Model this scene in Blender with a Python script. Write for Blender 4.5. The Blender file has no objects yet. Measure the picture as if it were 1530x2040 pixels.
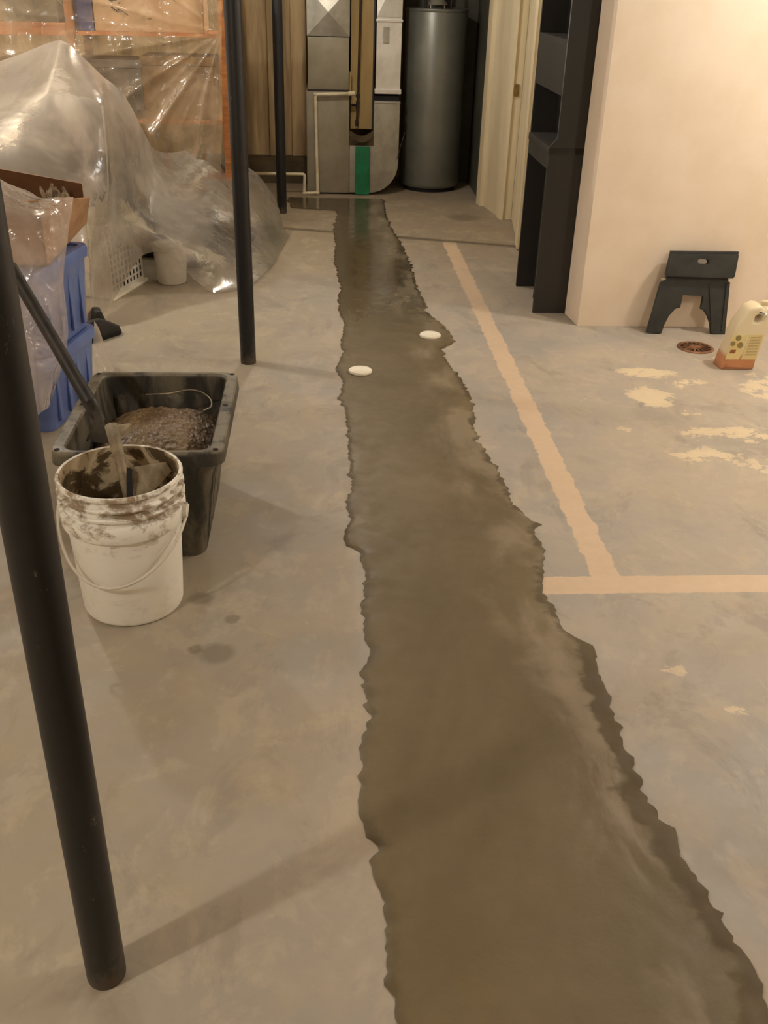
import bpy, bmesh, math, random
from mathutils import Vector, Matrix, noise
random.seed(7)
S = bpy.context.scene
COL = S.collection
PI = math.pi

# ------------------------------------------------------------------ camera
F, H, CX, CY = 1935.0, 1.5, 765.0, 1020.0
dn = Vector((663-CX, 4500-CY, F)).normalized()
_vy = CY-((640-CX)*dn.x+F*dn.z)/dn.y
Yc = Vector((640-CX, _vy-CY, F)).normalized()
Xc = dn.cross(Yc)
MW = Matrix((Xc, Yc, -dn))
EYE = Vector((0, 0, H))
def ray(x, y): return MW @ Vector((x-CX, y-CY, F))
def fl(x, y, z=0.0):                      # point of the photo on the height z
    r = ray(x, y); return EYE + r*((z-H)/r.z)
def at(x, y, Y):                          # point of the photo at the distance Y
    r = ray(x, y); return EYE + r*(Y/r.y)
cam = bpy.data.cameras.new('camera'); co = bpy.data.objects.new('camera', cam); COL.objects.link(co)
cam.sensor_fit = 'VERTICAL'; cam.sensor_height = 36; cam.lens = F/2040*36; cam.clip_start = 0.02
rt, up, bk = MW.col[0], -MW.col[1], -MW.col[2]
m4 = Matrix((rt, up, bk)).transposed().to_4x4(); m4.translation = EYE
co.matrix_world = m4
S.camera = co

# ------------------------------------------------------------------ light
S.view_settings.view_transform = 'Standard'; S.view_settings.look = 'None'
S.view_settings.exposure = 0.12; S.view_settings.gamma = 1; S.view_settings.use_curve_mapping = False
w = bpy.data.worlds.new('world'); S.world = w; w.use_nodes = True
w.node_tree.nodes['Background'].inputs[0].default_value = (1, .85, .65, 1)
w.node_tree.nodes['Background'].inputs[1].default_value = 0.03
WARM = (1.0, .975, .925)
def bulb(name, loc, power, r=.045, c=WARM):
    l = bpy.data.lights.new(name, 'POINT'); l.energy = power; l.color = c; l.shadow_soft_size = r
    o = bpy.data.objects.new(name, l); COL.objects.link(o); o.location = loc
bulb('bulb_near_left', (-1.66, .28, 2.1), 56)
bulb('bulb_near_right', (2.1, 1.8, 2.1), 40)
bulb('bulb_by_wall', (2.6, 3.85, 2.1), 64)
bulb('bulb_over_plastic', (-1.95, 4.7, 2.05), 62)
bulb('bulb_furnace', (.0, 6.0, 2.15), 40, .06)

# ------------------------------------------------------------------ materials
def rgb(*c):
    return tuple(((v/255)/12.92 if v/255 <= .04045 else ((v/255+.055)/1.055)**2.4) for v in c)+(1,)
class NT:
    def __init__(s, name):
        s.m = bpy.data.materials.new(name); s.m.use_nodes = True; s.t = s.m.node_tree; s.n = s.t.nodes
        s.b = s.n['Principled BSDF']; s.out = s.n['Material Output']
        s.tc = s.n.new('ShaderNodeTexCoord')
    def link(s, a, b): s.t.links.new(a, b)
    def noise(s, scale, detail=4, rough=.6, stretch=None, coord='Object', dist=0):
        n = s.n.new('ShaderNodeTexNoise'); n.inputs['Scale'].default_value = scale
        n.inputs['Detail'].default_value = detail; n.inputs['Roughness'].default_value = rough
        n.inputs['Distortion'].default_value = dist
        if stretch:
            mp = s.n.new('ShaderNodeMapping'); mp.inputs['Scale'].default_value = stretch
            s.link(s.tc.outputs[coord], mp.inputs[0]); s.link(mp.outputs[0], n.inputs[0])
        else: s.link(s.tc.outputs[coord], n.inputs[0])
        return n.outputs['Fac']
    def ramp(s, v, a, b, lo=0., hi=1.):
        r = s.n.new('ShaderNodeMapRange'); r.interpolation_type = 'SMOOTHSTEP'
        r.inputs['From Min'].default_value = a; r.inputs['From Max'].default_value = b
        r.inputs['To Min'].default_value = lo; r.inputs['To Max'].default_value = hi
        s.link(v, r.inputs['Value']); return r.outputs['Result']
    def mix(s, f, a, b):
        x = s.n.new('ShaderNodeMix'); x.data_type = 'RGBA'
        for i, v in ((0, f), (6, a), (7, b)):
            if isinstance(v, (tuple, float, int)): x.inputs[i].default_value = v
            else: s.link(v, x.inputs[i])
        return x.outputs[2]
    def mth(s, op, a, b=0., c=None):
        x = s.n.new('ShaderNodeMath'); x.operation = op
        for i, v in enumerate((a, b) if c is None else (a, b, c)):
            if isinstance(v, (float, int)): x.inputs[i].default_value = v
            else: s.link(v, x.inputs[i])
        return x.outputs[0]
    def xyz(s, coord='Object'):
        x = s.n.new('ShaderNodeSeparateXYZ'); s.link(s.tc.outputs[coord], x.inputs[0]); return x.outputs
    def bump(s, h, strength=.3, dist=.01):
        b = s.n.new('ShaderNodeBump'); b.inputs['Strength'].default_value = strength
        b.inputs['Distance'].default_value = dist; s.link(h, b.inputs['Height']); s.link(b.outputs[0], s.b.inputs['Normal'])
        return b
    def put(s, k, v):
        if isinstance(v, (tuple, float, int)): s.b.inputs[k].default_value = v
        else: s.link(v, s.b.inputs[k])

def mat(name, c1, c2=None, scale=6, rough=.6, metal=0, bump=.15, bd=.003, stretch=None, lo=.35, hi=.65, bscale=None):
    t = NT(name); c2 = c2 or tuple(v*.75 for v in c1[:3])+(1,)
    n = t.noise(scale, 5, .6, stretch)
    t.put('Base Color', t.mix(t.ramp(n, lo, hi), c1, c2)); t.put('Roughness', float(rough)); t.put('Metallic', float(metal))
    if bump: t.bump(t.noise(bscale or scale*8, 4, .6, stretch), bump, bd)
    return t.m

def floor_material():
    t = NT('painted_concrete'); x, y, z = t.xyz()
    n1 = t.noise(1.1, 5, .6); n2 = t.noise(4.5, 6, .65); n3 = t.noise(30, 3, .6)
    base = t.mix(t.ramp(n1, .35, .65), rgb(160, 155, 148), rgb(176, 165, 149))
    base = t.mix(t.mth('MULTIPLY', t.ramp(n2, .45, .75), .6), base, rgb(186, 171, 146))
    nd = t.noise(2.3, 6, .6, (1, 1, 1), dist=.6)
    base = t.mix(t.mth('MULTIPLY', t.ramp(nd, .52, .72), .45), base, rgb(133, 127, 118))
    # darker, yellower tone towards the furnace room and on the left
    far_tone = t.ramp(y, 4.6, 6.6); base = t.mix(t.mth('MULTIPLY', far_tone, .6), base, rgb(140, 122, 92))
    left = t.ramp(x, .3, -.5); base = t.mix(t.mth('MULTIPLY', left, .45), base, rgb(150, 137, 108))
    # flaked paint by the jug
    nf = t.noise(11, 9, .72, (.8, 1, 1), dist=.25); mk = None
    for (sx, sy, rx, ry, k_) in ((1.40, 3.93, .13, .075, 1), (1.345, 3.66, .10, .13, 1), (1.53, 3.80, .10, .06, .8), (1.45, 3.50, .11, .05, .7), (1.48, 3.30, .17, .07, .6), (1.62, 3.28, .16, .10, .75), (1.40, 3.10, .16, .07, .7), (1.60, 3.0, .16, .12, .6), (1.9, 3.75, .16, .2, .7), (1.10, 3.64, .07, .05, .45), (1.15, 3.35, .12, .06, .35), (.87, 1.88, .05, .03, .5), (.96, 1.72, .04, .03, .5), (1.72, 4.12, .16, .05, .5)):
        dx_ = t.mth('DIVIDE', t.mth('SUBTRACT', x, sx), rx); dy_ = t.mth('DIVIDE', t.mth('SUBTRACT', y, sy), ry)
        d = t.mth('SQRT', t.mth('ADD', t.mth('MULTIPLY', dx_, dx_), t.mth('MULTIPLY', dy_, dy_)))
        d = t.ramp(d, 1.5, .3, 0., float(k_)); mk = d if mk is None else t.mth('MAXIMUM', mk, d)
    fk = t.ramp(t.mth('ADD', nf, t.mth('MULTIPLY', mk, .30)), .66, .69)
    fk = t.mth('MULTIPLY', fk, t.ramp(mk, .01, .1)); fk = t.mth('MULTIPLY', fk, t.ramp(mk, .1, .9, .6, 1.))
    base = t.mix(t.mth('MULTIPLY', fk, .8), base, rgb(226, 208, 172))
    sp = t.ramp(t.noise(9, 6, .7, dist=.4), .735, .75)
    base = t.mix(t.mth('MULTIPLY', sp, t.mth('MULTIPLY', t.ramp(x, .6, 1.0), .7)), base, rgb(215, 205, 180))
    m1 = t.ramp(t.noise(7, 7, .7, (1, .8, 1), dist=.5), .5, .62); base = t.mix(t.mth('MULTIPLY', m1, .22), base, rgb(206, 190, 162))
    m2 = t.ramp(t.noise(3.4, 7, .7, (1.2, .8, 1), dist=.8), .53, .66); base = t.mix(t.mth('MULTIPLY', m2, .3), base, rgb(112, 106, 98))
    m3 = t.ramp(t.noise(15, 6, .7), .68, .72); base = t.mix(t.mth('MULTIPLY', m3, .4), base, rgb(212, 200, 176))
    # bare stripes where a partition stood
    jit = t.mth('MULTIPLY', t.mth('SUBTRACT', t.noise(16, 5, .65), .5), .05)
    dx = t.mth('ABSOLUTE', t.mth('SUBTRACT', t.mth('ADD', x, jit), .807))
    v1 = t.mth('MULTIPLY', t.ramp(dx, .044, .038), t.ramp(y, 2.24, 2.25)); v1 = t.mth('MULTIPLY', v1, t.ramp(y, 6.4, 6.1))
    dy = t.mth('ABSOLUTE', t.mth('SUBTRACT', t.mth('ADD', y, t.mth('MULTIPLY', jit, .5)), 2.262))
    v2 = t.mth('MULTIPLY', t.ramp(dy, .047, .042), t.mth('MULTIPLY', t.ramp(x, .5, .62), t.ramp(y, 2.211, 2.214)))
    st = t.mth('MAXIMUM', v1, v2)
    base = t.mix(t.mth('MULTIPLY', st, .9), base, t.mix(n2, rgb(222, 196, 166), rgb(204, 180, 150)))
    # thin dark soft-edged line across the hall
    cl = t.mth('ABSOLUTE', t.mth('SUBTRACT', t.mth('ADD', t.mth('ADD', y, t.mth('MULTIPLY', x, .28)), t.mth('MULTIPLY', jit, 1.2)), 6.49))
    base = t.mix(t.ramp(cl, .06, .0, 0, .75), base, rgb(66, 54, 36))
    # damp spots beside the pail
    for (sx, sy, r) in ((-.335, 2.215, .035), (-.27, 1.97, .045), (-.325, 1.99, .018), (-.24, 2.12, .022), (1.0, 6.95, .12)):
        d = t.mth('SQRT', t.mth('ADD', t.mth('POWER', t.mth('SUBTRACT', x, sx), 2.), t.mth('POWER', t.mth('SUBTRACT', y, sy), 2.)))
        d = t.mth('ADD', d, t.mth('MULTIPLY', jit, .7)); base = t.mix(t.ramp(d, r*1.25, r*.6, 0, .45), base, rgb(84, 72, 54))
    base = t.mix(t.mth('MULTIPLY', n3, .2), base, rgb(120, 108, 90))
    t.put('Base Color', base); t.put('Roughness', t.ramp(n2, .3, .7, .5, .72)); t.bump(t.mth('ADD', n3, n2), .12, .004)
    return t.m

def patch_material():
    t = NT('fresh_concrete'); x, y, z = t.xyz()
    at_ = t.n.new('ShaderNodeAttribute'); at_.attribute_name = 'edge'; e = at_.outputs['Fac']   # metres from the right edge
    al = t.n.new('ShaderNodeAttribute'); al.attribute_name = 'edge_left'; el = al.outputs['Fac']
    n1 = t.noise(1.6, 5, .6, (1, .6, 1), dist=.5); n2 = t.noise(14, 5, .6); n3 = t.noise(90, 3, .6)
    base = t.mix(t.ramp(n1, .35, .65), rgb(98, 85, 58), rgb(118, 104, 74))
    base = t.mix(t.mth('MULTIPLY', n2, .35), base, rgb(92, 79, 50))
    wet = t.ramp(t.mth('ADD', y, t.mth('MULTIPLY', n1, 1.2)), 4.6, 5.8)
    base = t.mix(t.mth('MULTIPLY', wet, .75), base, rgb(70, 60, 44))
    # darker slurry smeared along the edges
    jj = t.mth('MULTIPLY', t.mth('SUBTRACT', t.noise(9, 5, .6), .5), .12)
    wd = t.ramp(y, 2.4, 1.7, .012, .05)
    dk = t.ramp(t.mth('SUBTRACT', t.mth('ADD', e, jj), wd), .012, -.012)
    base = t.mix(t.mth('MULTIPLY', dk, t.ramp(t.noise(4, 4, .6), .35, .6, .45, .9)), base, rgb(82, 70, 49))
    dl = t.ramp(t.mth('ADD', el, jj), .03, -.005)
    base = t.mix(t.mth('MULTIPLY', dl, .5), base, rgb(78, 67, 48))
    pale = t.mth('MULTIPLY', t.ramp(t.mth('ADD', e, t.mth('MULTIPLY', jj, 2.)), .22, .08), t.ramp(t.noise(6, 5, .6, (1, .4, 1), dist=.5), .42, .62))
    base = t.mix(t.mth('MULTIPLY', t.mth('MULTIPLY', pale, t.mth('SUBTRACT', 1., dk)), .55), base, rgb(150, 136, 114))
    t.put('Base Color', base)
    r = t.mth('SUBTRACT', t.ramp(n2, .3, .7, .42, .6), t.mth('MULTIPLY', wet, .33)); t.put('Roughness', t.mth('ADD', t.mth('MAXIMUM', r, .12), t.mth('MULTIPLY', dk, t.ramp(y, 4., 2.5, 0., .25))))
    t.put('Specular IOR Level', t.mth('ADD', .45, t.mth('MULTIPLY', wet, .55)))
    h = t.mth('MULTIPLY', t.mth('ADD', t.mth('MULTIPLY', n3, .12), t.mth('ADD', n1, t.mth('MULTIPLY', n2, .3))), t.ramp(y, 3.2, 4.7, 1., .015))
    b = t.bump(h, .5, .006)
    return t.m

def film(name, tint, amin, amax, rough=.22, wr=9, bs=.5, lo=.35, hi=.65, trans=.3, gloss=.7, gr=.12, zfade=False):
    t = NT(name)
    n = t.noise(3.2, 4, .55, dist=.6)
    lw = t.n.new('ShaderNodeLayerWeight'); lw.inputs[0].default_value = .35
    a = t.mth('ADD', t.ramp(n, lo, hi, amin, amax), t.mth('MULTIPLY', lw.outputs['Facing'], .35))
    if zfade:                             # more opaque and whiter towards the top left, thinnest on the right
        x, y, z = t.xyz(); a = t.mth('ADD', a, t.mth('MULTIPLY', t.ramp(z, .55, 1.0), t.ramp(x, -.75, -1.0, 0., .3)))
        a = t.mth('ADD', a, t.ramp(x, -.6, -.9, -.12, .04))
    a = t.mth('MAXIMUM', t.mth('MINIMUM', a, .96), .08)
    t.put('Base Color', tint); t.put('Roughness', float(rough)); t.put('Specular IOR Level', .8)
    bp = t.bump(t.mth('ADD', t.noise(wr, 3, .5, dist=1.5), t.mth('MULTIPLY', t.noise(wr*3.5, 3, .5, dist=1.), .35)), bs, .03)
    tr = t.n.new('ShaderNodeBsdfTranslucent'); tr.inputs[0].default_value = tint
    m0 = t.n.new('ShaderNodeMixShader'); m0.inputs[0].default_value = trans
    t.link(t.b.outputs[0], m0.inputs[1]); t.link(tr.outputs[0], m0.inputs[2])
    tp = t.n.new('ShaderNodeBsdfTransparent'); tp.inputs[0].default_value = (.96, .95, .93, 1)
    m1 = t.n.new('ShaderNodeMixShader'); t.link(a, m1.inputs[0]); t.link(tp.outputs[0], m1.inputs[1]); t.link(m0.outputs[0], m1.inputs[2])
    # crisp reflections of the lamps
    gl = t.n.new('ShaderNodeBsdfGlossy'); gl.inputs['Roughness'].default_value = gr; t.link(bp.outputs[0], gl.inputs['Normal'])
    fr = t.n.new('ShaderNodeFresnel'); fr.inputs[0].default_value = 1.4; t.link(bp.outputs[0], fr.inputs['Normal'])
    m2 = t.n.new('ShaderNodeMixShader'); t.link(t.mth('MULTIPLY', fr.outputs[0], gloss), m2.inputs[0])
    t.link(m1.outputs[0], m2.inputs[1]); t.link(gl.outputs[0], m2.inputs[2])
    t.link(m2.outputs[0], t.out.inputs[0]); return t.m

def pail_material(inside=False):
    t = NT('pail_inside' if inside else 'pail_plastic'); x, y, z = t.xyz()
    n = t.noise(14, 7, .68, (1, 1, 1.4), dist=.5); n2 = t.noise(4, 3, .5)
    base = t.mix(n2, rgb(244, 242, 234), rgb(234, 230, 216))
    if inside:
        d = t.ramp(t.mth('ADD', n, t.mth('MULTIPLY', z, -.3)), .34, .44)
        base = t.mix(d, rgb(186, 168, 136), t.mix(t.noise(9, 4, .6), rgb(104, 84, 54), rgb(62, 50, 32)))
    else:
        top = t.ramp(z, .235, .37)
        d = t.ramp(t.mth('ADD', t.mth('ADD', n, t.mth('MULTIPLY', t.noise(38, 4, .6, (1, 1, 2.5)), .3)), t.mth('MULTIPLY', top, .10)), .66, .84)
        d = t.mth('MULTIPLY', d, t.ramp(z, .20, .29, .12, .9))
        base = t.mix(d, base, rgb(134, 112, 80))
        f = t.ramp(t.noise(8, 5, .7), .60, .72); base = t.mix(t.mth('MULTIPLY', f, .35), base, rgb(170, 155, 125))
    t.put('Base Color', base); t.put('Roughness', .5); t.bump(n, .15, .003); return t.m

def pole_material():
    t = NT('black_pole_paint'); x, y, z = t.xyz()
    sp = t.ramp(t.noise(30, 7, .75, (1, 1, .5)), .63, .69)
    low = t.ramp(z, .5, .0)
    base = t.mix(t.noise(5, 4, .6), rgb(14, 14, 16), rgb(26, 25, 26))
    base = t.mix(t.mth('MULTIPLY', sp, .5), base, rgb(135, 125, 110))
    wear = t.mth('MULTIPLY', t.ramp(z, .16, .02), t.ramp(t.noise(12, 5, .7), .4, .6))
    base = t.mix(t.mth('MULTIPLY', wear, .7), base, rgb(88, 74, 58))
    t.put('Base Color', base); t.put('Roughness', .42); t.bump(t.noise(40, 4, .6), .25, .002); return t.m

def tub_material():
    t = NT('dusty_black_plastic'); x, y, z = t.xyz()
    n = t.noise(11, 6, .65, (1, 1, .35), dist=.3)
    base = t.mix(t.ramp(n, .40, .66, .08, .8), rgb(26, 26, 24), rgb(118, 110, 92))
    rim = t.mth('MULTIPLY', t.ramp(z, .345, .357), t.ramp(t.noise(16, 5, .6), .38, .55))
    base = t.mix(t.mth('MULTIPLY', rim, .8), base, rgb(128, 121, 104))
    t.put('Base Color', base); t.put('Roughness', .5); t.bump(t.noise(30, 4, .6), .15, .002); return t.m

def mortar_material():
    t = NT('wet_gravel_mortar')
    v = t.n.new('ShaderNodeTexVoronoi'); v.inputs['Scale'].default_value = 52; t.link(t.tc.outputs['Object'], v.inputs[0])
    n = t.noise(7, 5, .6)
    b = t.mix(t.ramp(n, .35, .65), rgb(90, 68, 40), rgb(124, 100, 66)); b = t.mix(t.ramp(v.outputs['Distance'], .0, .4, .6, .0), b, rgb(150, 135, 108))
    t.put('Base Color', b); t.put('Roughness', .38); t.bump(t.mth('ADD', v.outputs['Distance'], t.mth('MULTIPLY', t.noise(120, 3), .5)), .9, .01); return t.m

def jug_material():
    t = NT('jug_plastic'); x, y, z = t.xyz()
    liq = t.ramp(z, .082, .055)
    b = t.mix(liq, rgb(238, 224, 190), rgb(206, 142, 98))
    t.put('Base Color', b); t.put('Roughness', .3); t.put('Subsurface Weight', .0); t.put('Transmission Weight', .12); return t.m

MT = dict(
    floor=floor_material(), patch=patch_material(),
    white_wall=mat('white_wall_paint', rgb(232, 216, 196), rgb(224, 206, 182), 2.2, .75, 0, .12, .004, bscale=22),
    hall_wall=mat('cream_trim_paint', rgb(218, 204, 172), rgb(204, 188, 152), 4, .5, 0, .05, stretch=(1, 1, .2)),
    dark_wall=mat('dark_grey_panel', rgb(84, 82, 68), rgb(68, 66, 54), 4, .6),
    back_wall=mat('brown_plaster', rgb(206, 178, 132), rgb(150, 126, 88), 2.4, .85, 0, .3, .01, stretch=(3.5, 1, .35), bscale=14),
    curb=mat('dark_concrete', rgb(92, 78, 52), rgb(70, 58, 38), 5, .8), ceiling=mat('ceiling_board', rgb(200, 185, 160), rgb(170, 150, 120), 3, .9),
    pole=pole_material(), black=mat('black_plastic', rgb(34, 36, 33), rgb(44, 46, 42), 20, .55, 0, .2, .001),
    hutch=mat('black_brown_laminate', rgb(46, 43, 38), rgb(38, 36, 32), 3, .6, 0, .06, .002, stretch=(1, 1, .2)),
    void=mat('dark_back_panel', rgb(16, 15, 14), rgb(12, 11, 10), 3, .8),
    galv=mat('galvanised_steel', rgb(176, 171, 156), rgb(156, 151, 136), 8, .42, .55, .1, .002),
    shiny=mat('bright_sheet_metal', rgb(232, 228, 218), rgb(212, 207, 194), 5, .36, .45, .12, .003),
    furnace=mat('furnace_enamel', rgb(152, 143, 122), rgb(138, 129, 108), 5, .5, .25, .05),
    tank=mat('grey_tank_enamel', rgb(126, 126, 116), rgb(116, 116, 106), 3, .38, .45, .03),
    pvc=mat('white_pvc', rgb(226, 214, 182), rgb(206, 192, 156), 9, .45, 0, .05),
    cap=mat('white_cap', rgb(246, 240, 222), rgb(236, 228, 206), 9, .4, 0, .03),
    iron=mat('dark_iron_pipe', rgb(44, 30, 22), rgb(30, 22, 18), 14, .6), green=mat('green_plastic', rgb(16, 118, 74), rgb(12, 96, 60), 8, .5),
    tan=mat('tan_board', rgb(170, 144, 92), rgb(146, 120, 74), 3, .7, 0, .1, stretch=(2, 1, .3)),
    wood=mat('orange_pine', rgb(180, 116, 58), rgb(150, 92, 44), 6, .55, 0, .12, .002, stretch=(1, 1, 6)),
    woodh=mat('orange_pine_board', rgb(208, 134, 70), rgb(172, 100, 48), 6, .55, 0, .12, .002, stretch=(.3, 4, 4)),
    card=mat('corrugated_cardboard', rgb(170, 130, 90), rgb(154, 115, 78), 7, .8, 0, .08, stretch=(1, 1, 4)),
    cardin=mat('cardboard_inside', rgb(110, 74, 42), rgb(92, 60, 34), 7, .85, 0, .08),
    peach=mat('peach_card', rgb(214, 178, 138), rgb(196, 158, 116), 6, .8), bluec=mat('blue_fabric', rgb(82, 92, 140), rgb(66, 74, 116), 9, .8),
    greyg=mat('grey_green_panel', rgb(98, 98, 84), rgb(76, 78, 68), 5, .6), brown=mat('brown_cloth', rgb(150, 118, 76), rgb(110, 84, 54), 5, .9),
    blue=mat('blue_tote_plastic', rgb(104, 126, 182), rgb(90, 108, 164), 5, .38, 0, .08, .002),
    grey=mat('grey_tote', rgb(112, 108, 102), rgb(92, 88, 82), 5, .6), dark=mat('dark_fabric', rgb(50, 45, 40), rgb(34, 30, 28), 9, .8, 0, .4, .006),
    basket=mat('white_basket_plastic', rgb(214, 208, 194), rgb(200, 192, 176), 9, .45),
    pail=pail_material(), pailin=pail_material(True), tub=tub_material(), mortar=mortar_material(),
    handle=mat('black_shovel_handle', rgb(26, 24, 22), rgb(48, 42, 34), 16, .5, 0, .25, .002),
    smear=mat('concrete_smeared_steel', rgb(146, 132, 106), rgb(112, 98, 74), 22, .6, .1, .3, .003),
    blade=mat('muddy_blade', rgb(122, 108, 72), rgb(70, 60, 40), 14, .55, .2, .3, .003),
    wire=mat('dirty_wire', rgb(150, 138, 112), rgb(110, 98, 76), 30, .5, .4, .1), jug=jug_material(),
    label=mat('yellow_label', rgb(226, 210, 150), rgb(220, 198, 140), 8, .5, 0, 0), olive=mat('olive_print', rgb(132, 134, 76), rgb(150, 116, 76), 60, .5, 0, 0),
    lines=mat('grey_print', rgb(186, 172, 130), rgb(176, 160, 118), 60, .5, 0, 0), lines2=mat('brown_print', rgb(150, 96, 58), None, 60, .5, 0, 0),
    rust=mat('rusty_drain', rgb(150, 108, 74), rgb(104, 70, 46), 30, .6, .3, .3, .003), hole=mat('drain_hole', rgb(40, 26, 18), None, 9, .9),
    brass=mat('brass_plate', rgb(150, 122, 70), None, 30, .4, .7), paper=mat('crumpled_paper', rgb(170, 150, 120), rgb(96, 76, 56), 30, .9, 0, .6, .01),
    red=mat('red_cloth', rgb(170, 70, 56), None, 20, .8),
    clear=film('clear_film', rgb(232, 218, 206), .30, .60, .2, 5, .7, gloss=1.3, gr=.09), cloudy=film('cloudy_film', rgb(214, 202, 186), .26, .66, .42, 3, .25, lo=.38, hi=.62, gloss=.5, gr=.16, zfade=True),
    hang=film('hanging_film', rgb(232, 206, 168), .16, .50, .25, 3, .6, gloss=1.1, gr=.1),
)

# ------------------------------------------------------------------ mesh helpers
def obj(name, bm, m, parent=None, smooth=False, loc=None):
    me = bpy.data.meshes.new(name); bmesh.ops.recalc_face_normals(bm, faces=bm.faces[:]) if bm.faces else None
    bm.to_mesh(me); bm.free()
    o = bpy.data.objects.new(name, me); COL.objects.link(o)
    for q in (m if isinstance(m, (list, tuple)) else [m]): me.materials.append(MT[q])
    if smooth:
        for p in me.polygons: p.use_smooth = True
        if smooth != 'all': me.set_sharp_from_angle(angle=math.radians(38))
    if parent: o.parent = parent
    if loc: o.location = loc
    return o
def tag(o, label, cat, group=None, kind=None):
    o['label'] = label; o['category'] = cat
    if group: o['group'] = group
    if kind: o['kind'] = kind
    return o
def struct(name, bm, m, smooth=False): o = obj(name, bm, m, None, smooth); o['kind'] = 'structure'; return o
def thing(name, label, cat, loc=(0, 0, 0), group=None, rz=0):
    o = bpy.data.objects.new(name, None); o.empty_display_size = .05; COL.objects.link(o); o.location = loc; o.rotation_euler.z = rz
    return tag(o, label, cat, group)
def box(bm, x0, x1, y0, y1, z0, z1, bev=0):
    r = bmesh.ops.create_cube(bm, size=1); v = r['verts']
    bmesh.ops.scale(bm, vec=(x1-x0, y1-y0, z1-z0), verts=v); bmesh.ops.translate(bm, vec=((x0+x1)/2, (y0+y1)/2, (z0+z1)/2), verts=v)
    if bev: bmesh.ops.bevel(bm, geom=list({e for q in v for e in q.link_edges}), offset=bev, segments=2, affect='EDGES', profile=.6)
    return bm
def BX(*a, **k): return box(bmesh.new(), *a, **k)
def prism(bm, pts, z0, z1):
    a = [bm.verts.new((x, y, z0)) for x, y in pts]; b = [bm.verts.new((x, y, z1)) for x, y in pts]; n = len(pts)
    bm.faces.new(a[::-1]); bm.faces.new(b)
    for i in range(n): bm.faces.new((a[i], a[(i+1) % n], b[(i+1) % n], b[i]))
    return bm
def cyl(bm, x, y, z0, z1, r, r2=None, n=32, bev=0):
    r = bmesh.ops.create_cone(bm, cap_ends=True, segments=n, radius1=r, radius2=r if r2 is None else r2, depth=z1-z0)
    bmesh.ops.translate(bm, vec=(x, y, (z0+z1)/2), verts=r['verts'])
    if bev:
        ed = [e for e in {e for v in r['verts'] for e in v.link_edges} if abs(e.verts[0].co.z-e.verts[1].co.z) < 1e-5]
        bmesh.ops.bevel(bm, geom=ed, offset=bev, segments=2, affect='EDGES')
    return bm
def lathe(prof, n=64, a0=0, closed=False):
    bm = bmesh.new(); rings = []
    for r, z in prof: rings.append([bm.verts.new((r*math.cos(2*PI*i/n), r*math.sin(2*PI*i/n), z)) for i in range(n)])
    for a, b in zip(rings, rings[1:]):
        for i in range(n): bm.faces.new((a[i], a[(i+1) % n], b[(i+1) % n], b[i]))
    return bm
def catmull(pts, k=8):
    P = [Vector(p) for p in pts]; P = [2*P[0]-P[1]]+P+[2*P[-1]-P[-2]]; out = []
    for i in range(1, len(P)-2):
        for j in range(k):
            t = j/k; a, b, c, d = P[i-1:i+3]
            out.append(.5*((2*b)+(c-a)*t+(2*a-5*b+4*c-d)*t*t+(3*b-a-3*c+d)*t**3))
    out.append(P[-2]); return out
def tube(bm, pts, r, n=12, cap=True):
    P = [Vector(p) for p in pts]; rs = r if isinstance(r, (list, tuple)) else [r]*len(P); rings = []; ref = None
    for i, p in enumerate(P):
        t = (P[min(i+1, len(P)-1)]-P[max(i-1, 0)]).normalized()
        if ref is None: ref = t.orthogonal().normalized()
        ref = (ref-t*ref.dot(t)).normalized(); q = t.cross(ref)
        rings.append([bm.verts.new(p+(ref*math.cos(2*PI*k/n)+q*math.sin(2*PI*k/n))*rs[i]) for k in range(n)])
    for a, b in zip(rings, rings[1:]):
        for k in range(n): bm.faces.new((a[k], a[(k+1) % n], b[(k+1) % n], b[k]))
    if cap: bm.faces.new(rings[0][::-1]); bm.faces.new(rings[-1])
    return bm
def elbow(pts, r=.03, k=5):               # polyline with rounded corners
    P = [Vector(p) for p in pts]; out = [P[0]]
    for i in range(1, len(P)-1):
        a = P[i]+(P[i-1]-P[i]).normalized()*r; c = P[i]+(P[i+1]-P[i]).normalized()*r
        for j in range(k+1):
            t = j/k; out.append(a*(1-t)**2+P[i]*2*t*(1-t)+c*t*t)
    out.append(P[-1]); return out
def rrect(x0, x1, y0, y1, r, k=6):
    out = []
    for cx, cy, a in ((x1-r, y1-r, 0), (x0+r, y1-r, 90), (x0+r, y0+r, 180), (x1-r, y0+r, 270)):
        for j in range(k+1): b = math.radians(a+90*j/k); out.append((cx+r*math.cos(b), cy+r*math.sin(b)))
    return out
def loft(bm, rings, cap0=True, cap1=True, mi=0):
    R = [[bm.verts.new(p) for p in r] for r in rings]; n = len(R[0])
    for a, b in zip(R, R[1:]):
        for i in range(n): bm.faces.new((a[i], a[(i+1) % n], b[(i+1) % n], b[i])).material_index = mi
    if cap0: bm.faces.new(R[0][::-1]).material_index = mi
    if cap1: bm.faces.new(R[-1]).material_index = mi
    return bm
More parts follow.
